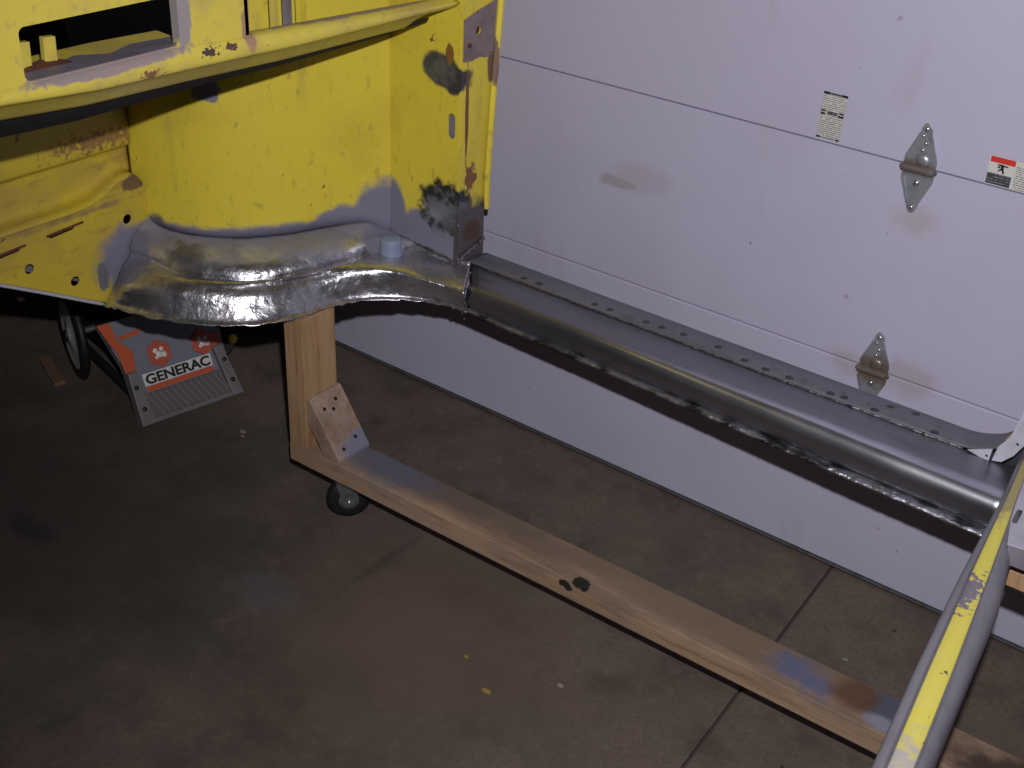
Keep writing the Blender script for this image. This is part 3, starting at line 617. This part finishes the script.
# rear crossmember running towards the camera
def bx(y): return -0.377-0.143*(y+0.504)
ys = [0.0-1.55*i/60-0.13 for i in range(61)]
RS = [(-1.7, 0.62), (-1.15, 0.68), (-0.65, 0.86), (-0.55, 0.72), (-0.35, 0.42), (0.0, 0.42)]
LS = [(-1.7, 1.0), (-0.9, 0.98), (-0.65, 0.82), (-0.5, 0.64), (-0.38, 0.46), (0.0, 0.42)]
prof_b = [(-0.030, .50), (-0.034, .560), (-0.036, .590), (-0.030, .600), (-0.0165, .6085), (-0.015, .610), (0.015, .610), (0.0165, .6075), (0.022, .603), (0.036, .592), (0.046, .577), (0.049, .556), (0.048, .530)]
br = [catmull([(bx(y)+dx*(interp(LS, y) if dx < 0.018 else interp(RS, y)), y, z) for dx, z in prof_b], 2) for y in ys]
bar = loft('rear_crossmember', br, M['bar'], car, solid=0.003, offset=-1)
def sc(y): return interp(LS, y)
loft('yellow_strip', [[(bx(y)+dx*sc(y), y, z) for dx, z in ((-0.0155, .6095), (-0.014, .6112), (0.0, .6116), (0.014, .6112), (0.0155, .6095))] for y in ys if y < -0.17], M['bar_yellow'], bar, solid=0.001)
# inner quarter panel at the rear with its drain slot
plate('quarter_panel', [(-0.408, -0.300), (-0.394, -0.399), (-0.374, -0.451), (-0.354, -0.524), (-0.327, -0.521), (-0.08, -0.50), (-0.08, -0.18), (-0.395, -0.20)], [slit((-0.370, -0.414), (-0.366, -0.458), .0045)], lambda a, b: (a, b, .604), M['white_paint'], car, solid=0.003)
box('quarter_shade_backing', (-0.385, -0.48, .580), (-0.34, -0.39, .584), M['dark'], car)
prism('quarter_skirt', [(-0.352, -0.526, .603), (-0.08, -0.503, .603), (-0.08, -0.503, .560), (-0.345, -0.526, .568)], (0.004, 0.006, 0), M['primer'], car)
# curved white flanges of the rear pillar foot
plate('pillar_foot_flange', [(-0.520, .5835), (-0.488, .5765), (-0.478, .578), (-0.4765, .603), (-0.495, .5945)], [circle(-0.484, .585, .003, 8)], lambda a, b: (a, -0.2515, b), M['white_paint'], car, solid=0.003)
plate('pillar_foot_flange', [(-0.473, .580), (-0.456, .584), (-0.438, .605), (-0.424, .635), (-0.412, .69), (-0.405, .78), (-0.438, .78), (-0.443, .69), (-0.452, .640), (-0.468, .612)], [circle(-0.437, .630, .003, 8)], lambda a, b: (a, -0.2515, b), M['white_paint'], car, solid=0.003)

# ------------------------------------------------------------------ wooden dolly
dol = empty('wooden_dolly', (-1.7, -0.56, 0.0), 'wooden dolly of lumber beam and post on casters, carrying the car body', 'dolly')
BZ0, BZ1 = 0.118, 0.168
prism('beam', [(-1.958, -0.631, BZ0), (0.42, -0.586, BZ0), (0.42, -0.482, BZ0), (-1.958, -0.527, BZ0)], (0, 0, BZ1-BZ0), M['wood_beam'], dol, bevel=0.0015)
box('post', (-1.957, -0.630, BZ1), (-1.898, -0.525, .512), M['wood_post'], dol, bevel=0.002)
brc = prism('brace', [(-1.8978, -0.626, .308), (-1.8978, -0.626, .246), (-1.845, -0.626, BZ1+.0005), (-1.797, -0.626, BZ1+.0005), (-1.797, -0.626, BZ1+.010), (-1.888, -0.626, .308)], (0, 0.103, 0), M['wood_brace'], dol, bevel=0.0015)
nrm = Vector((0.130, 0, 0.091)).normalized()
for t, y in ((0.78, -0.598), (0.84, -0.556), (0.72, -0.574), (0.12, -0.598), (0.20, -0.552)):
    p = Vector((-1.797, y, BZ1+.010)).lerp(Vector((-1.888, y, .308)), t)
    tube('screw', p - nrm*0.004, p + nrm*0.0010, 0.0045, M['screw_dark'], brc, seg=10)
def caster(cx, cy):
    c = box('caster', (cx-0.045, cy-0.035, BZ0-0.006), (cx+0.045, cy+0.035, BZ0), M['zinc'], dol, bevel=0.001)
    R = 0.052; ax = Vector((0.75, -0.66, 0)).normalized(); side = Vector((0.66, 0.75, 0))
    wc = Vector((cx, cy, R))
    lathe('wheel', wc - ax*0.016, ax, [(0.012, 0), (0.030, 0.0), (0.047, 0.002), (R, 0.008), (R, 0.024), (0.047, 0.030), (0.030, 0.032), (0.012, 0.032)], M['rubber'], c, seg=32)
    for s in (-1, 1):
        lathe('wheel_hub', wc + ax*(0.0165*s), ax*s, [(0.026, -0.001), (0.024, 0.002), (0.012, 0.003)], M['zinc'], c, seg=20)
        o = wc + ax*0.022*s
        prism('fork_arm', [o + side*-0.012 + Vector((0, 0, -0.012)), o + side*0.012 + Vector((0, 0, -0.012)), o + side*0.030 + Vector((0, 0, BZ0-0.012-R)), o + side*-0.030 + Vector((0, 0, BZ0-0.012-R))], ax*0.003*s, M['zinc'], c)
    lathe('axle_bolt', wc + ax*0.020, ax, [(0.007, 0), (0.007, 0.008), (0.004, 0.010)], M['screw'], c, seg=6)
    lathe('axle_bolt', wc - ax*0.020, -ax, [(0.007, 0), (0.007, 0.008), (0.004, 0.010)], M['screw'], c, seg=6)
    lathe('swivel_race', (cx, cy, BZ0-0.018), (0, 0, 1), [(0.030, 0), (0.034, 0.005), (0.030, 0.012)], M['zinc'], c, seg=20)
caster(-1.808, -0.588); caster(0.33, -0.535)
box('cross_rail', (-0.350, -0.468, .486), (0.40, -0.43, .520), M['wood_post'], dol, bevel=0.002)
box('post', (0.345, -0.580, BZ1), (0.400, -0.47, .520), M['wood_post'], dol, bevel=0.002)

# ------------------------------------------------------------------ portable generator under the car
G0 = Vector((-2.492, -0.666, 0.0)); GU = Vector((0.19485, 0.98083, 0)); GV = Vector((-0.46083, 0.09155, 0.88276)); GN = Vector((0.86584, -0.17200, 0.46983))
GB = Vector((-0.98083, 0.19485, 0))   # horizontal, to the generator's back
def gp(u, v, h=0.0): return G0 + GU*u + GV*v + GN*h
gen = empty('portable_generator', (-2.62, -0.49, 0.0), 'grey and orange portable generator lettered GENERAC under the car, left of the dolly post', 'generator')
def gpoly(name, uv, h0, h1, mat, parent, bevel=0.0): return prism(name, [gp(u, v, h0) for u, v in uv], GN*(h1-h0), mat, parent, bevel=bevel)
cons = gpoly('console', [(0.004, 0.004), (0.296, 0.004), (0.290, 0.15), (0.305, 0.29), (-0.030, 0.29), (0.002, 0.16)], -0.03, 0.0, M['gen_grey2'], gen, bevel=0.002)
gpoly('skirt', [(0.030, 0.010), (0.270, 0.010), (0.262, 0.082), (0.028, 0.082)], 0.0, 0.004, M['gen_rib'], gen)
for i in range(13):
    u = 0.030+0.018*i
    gpoly('skirt_rib', [(min(u+0.034, 0.264), 0.012), (min(u+0.040, 0.268), 0.012), (u+0.006, 0.078), (u, 0.078)], 0.004, 0.008, M['gen_grey'], gen)
for u0, u1, u2, u3 in ((-0.005, 0.036, 0.026, 0.000), (0.266, 0.300, 0.279, 0.252)):
    s = gpoly('side_post', [(u0, 0.0), (u1, 0.0), (u1-0.002, 0.02), (u2, 0.147), (u3, 0.147)], -0.02, 0.018, M['gen_grey'], gen, bevel=0.003)
    for v in (0.045, 0.105):
        uu = (u0+u1)/2+(u2-u1)*v/0.2
        lathe('bolt', gp(uu, v, 0.017), GN, [(0.0065, 0), (0.0065, 0.003), (0.003, 0.005)], M['gen_black'], s, seg=10)
gpoly('bottom_rail', [(0.030, 0.0), (0.272, 0.0), (0.272, 0.014), (0.030, 0.014)], -0.02, 0.012, M['gen_grey'], gen, bevel=0.003)
lab = gpoly('name_plate', [(0.038, 0.082), (0.238, 0.082), (0.242, 0.134), (0.036, 0.134)], 0.0, 0.007, M['gen_grey2'], gen, bevel=0.001)
gpoly('name_strip', [(0.039, 0.099), (0.240, 0.099), (0.241, 0.133), (0.038, 0.133)], 0.007, 0.008, M['label_white'], lab)
gpoly('orange_band', [(0.042, 0.084), (0.236, 0.084), (0.238, 0.0975), (0.040, 0.0975)], 0.007, 0.008, M['orange'], lab)
cu = bpy.data.curves.new('lettering', 'FONT'); cu.body = 'GENERAC'; cu.size = 0.036; cu.extrude = 0.0004; cu.offset = 0.0013; cu.align_x = 'CENTER'
to = bpy.data.objects.new('lettering_curve', cu); COL.objects.link(to)
bpy.context.view_layer.update()
tm = bpy.data.meshes.new_from_object(to.evaluated_get(bpy.context.evaluated_depsgraph_get()))
bpy.data.objects.remove(to)
wid = max(v.co.x for v in tm.vertices)-min(v.co.x for v in tm.vertices)
for v in tm.vertices: v.co = gp(0.1395+v.co.x*0.190/wid, 0.1035+v.co.y, 0.0085+v.co.z)
tm.materials.clear(); link('lettering', tm, M['ink'], lab)
for cu_, cv_ in ((0.105, 0.174), (0.233, 0.168)):
    e = gpoly('emblem', [(cu_+0.036*math.cos(math.radians(90+60*i)), cv_+0.038*math.sin(math.radians(90+60*i))) for i in range(6)], 0.0, 0.006, M['emblem'], gen, bevel=0.001)
    gpoly('emblem_rim', [(cu_+0.030*math.cos(math.radians(90+60*i)), cv_+0.032*math.sin(math.radians(90+60*i))) for i in range(6)], 0.006, 0.007, M['emblem'], e)
    for du, dv, r in ((-0.010, 0.009, 0.0075), (0.008, 0.010, 0.0065), (-0.002, -0.003, 0.0095), (0.011, -0.006, 0.0085), (-0.011, -0.009, 0.005)):
        lathe('emblem_dot', gp(cu_+du, cv_+dv, 0.0068), GN, [(r, 0), (r*0.9, 0.0012)], M['emblem_white'], e, seg=12)
gpoly('orange_swoosh', [(-0.036, 0.290), (0.0, 0.288), (0.004, 0.240), (0.036, 0.200), (0.028, 0.149), (-0.001, 0.149), (-0.004, 0.205), (-0.018, 0.235)], 0.0, 0.007, M['orange'], gen, bevel=0.001)
gpoly('orange_swoosh', [(0.010, 0.246), (0.075, 0.252), (0.070, 0.240), (0.018, 0.236)], 0.0, 0.005, M['orange'], gen)
gpoly('orange_swoosh', [(0.252, 0.150), (0.282, 0.150), (0.286, 0.185), (0.260, 0.180)], 0.0, 0.007, M['orange'], gen)
lathe('choke_knob', gp(0.326, 0.150, -0.02), GN, [(0.006, -0.04), (0.006, 0.0), (0.013, 0.004), (0.013, 0.016), (0.009, 0.020)], M['yellow_knob'], gen, seg=14)
gpoly('knob_bracket', [(0.285, 0.10), (0.332, 0.13), (0.332, 0.16), (0.285, 0.17)], -0.05, -0.025, M['gen_black'], gen)
def gb(u, d, z): return G0 + GU*u + GB*d + Vector((0, 0, z))
def gbox(name, u0, u1, d0, d1, z0, z1, mat, bevel):
    return prism(name, [gb(u0, d0, z0), gb(u1, d0, z0), gb(u1, d1, z0), gb(u0, d1, z0)], (0, 0, z1-z0), mat, gen, bevel=bevel)
gbox('engine_block', 0.05, 0.27, 0.20, 0.50, 0.07, 0.30, M['gen_black'], 0.015)
gbox('fuel_tank', 0.03, 0.29, 0.19, 0.52, 0.31, 0.42, M['gen_black'], 0.03)
for u in (0.035, 0.270):
    tube('frame_tube', gb(u, 0.02, 0.03), gb(u, 0.54, 0.06), 0.012, M['gen_black'], gen, seg=12)
    tube('frame_tube', gb(u, 0.54, 0.05), gb(u, 0.56, 0.42), 0.012, M['gen_black'], gen, seg=12)
WR = 0.130
WA = Vector((0.36, 0.933, 0)).normalized()
for u, d in ((-0.012, 0.36), (0.345, 0.36)):
    c = gb(u, d, WR)
    wh = lathe('wheel', c - WA*0.014, WA, [(0.098, 0.006), (0.106, 0.0), (0.120, 0.002), (WR, 0.009), (WR, 0.019), (0.120, 0.026), (0.106, 0.028), (0.098, 0.022)], M['rubber'], gen, seg=40)
    lathe('wheel_disc', c - WA*0.008, WA, [(0.016, -0.010), (0.022, -0.006), (0.060, 0.0), (0.090, -0.002), (0.099, -0.004), (0.099, 0.014), (0.016, 0.014)], M['gen_disc'], wh, seg=40)
    lathe('hub_cap', c - WA*0.018, -WA, [(0.018, 0.0), (0.016, 0.006), (0.008, 0.009)], M['gen_black'], wh, seg=16)
tube('axle', gb(-0.03, 0.36, WR), gb(0.345, 0.36, WR), 0.010, M['zinc'], gen, seg=12)

# ------------------------------------------------------------------ bits on the floor
def single(o, label, cat, group=None):
    o['label'] = label; o['category'] = cat
    if group: o['group'] = group
    return o
a, b = Vector((-2.985, -0.625, 0)), Vector((-2.833, -0.682, 0)); d = (b-a).normalized(); n = Vector((-d.y, d.x, 0))*0.016
single(prism('wood_scrap', [a-n, b-n, b+n, a+n], (0, 0, 0.012), M['wood_dark'], bevel=0.002), 'short brown strip of scrap wood on the floor by the generator wheel', 'wood scrap')
def chip(x, y, s, mat, label, seed):
    r = random.Random(seed); k = 7
    pts = [(x+s*r.uniform(.5, 1)*math.cos(2*math.pi*i/k), y+s*0.6*r.uniform(.5, 1)*math.sin(2*math.pi*i/k), 0.0) for i in range(k)]
    single(prism('paint_chip', pts, (0, 0, 0.002), M[mat]), label, 'paint chip', 'paint chips on the floor')
chip(-2.277, -0.508, 0.014, 'chip', 'pale chip on the dark floor between generator and dolly post', 1)
chip(-2.262, -0.523, 0.008, 'chip', 'smaller pale flake touching the chip between generator and post', 2)
chip(-1.068, -0.730, 0.012, 'chip', 'pale flake on the floor in front of the beam middle', 3)
chip(-1.171, -0.842, 0.016, 'chip_yellow', 'yellowish chip on the floor, farthest out from the beam', 4)
chip(-0.649, -0.272, 0.007, 'chip', 'tiny pale chip on the floor between beam and garage door', 5)
chip(-1.270, -0.790, 0.008, 'chip_yellow', 'tiny yellow fleck on the floor left of the larger yellow chip', 6)
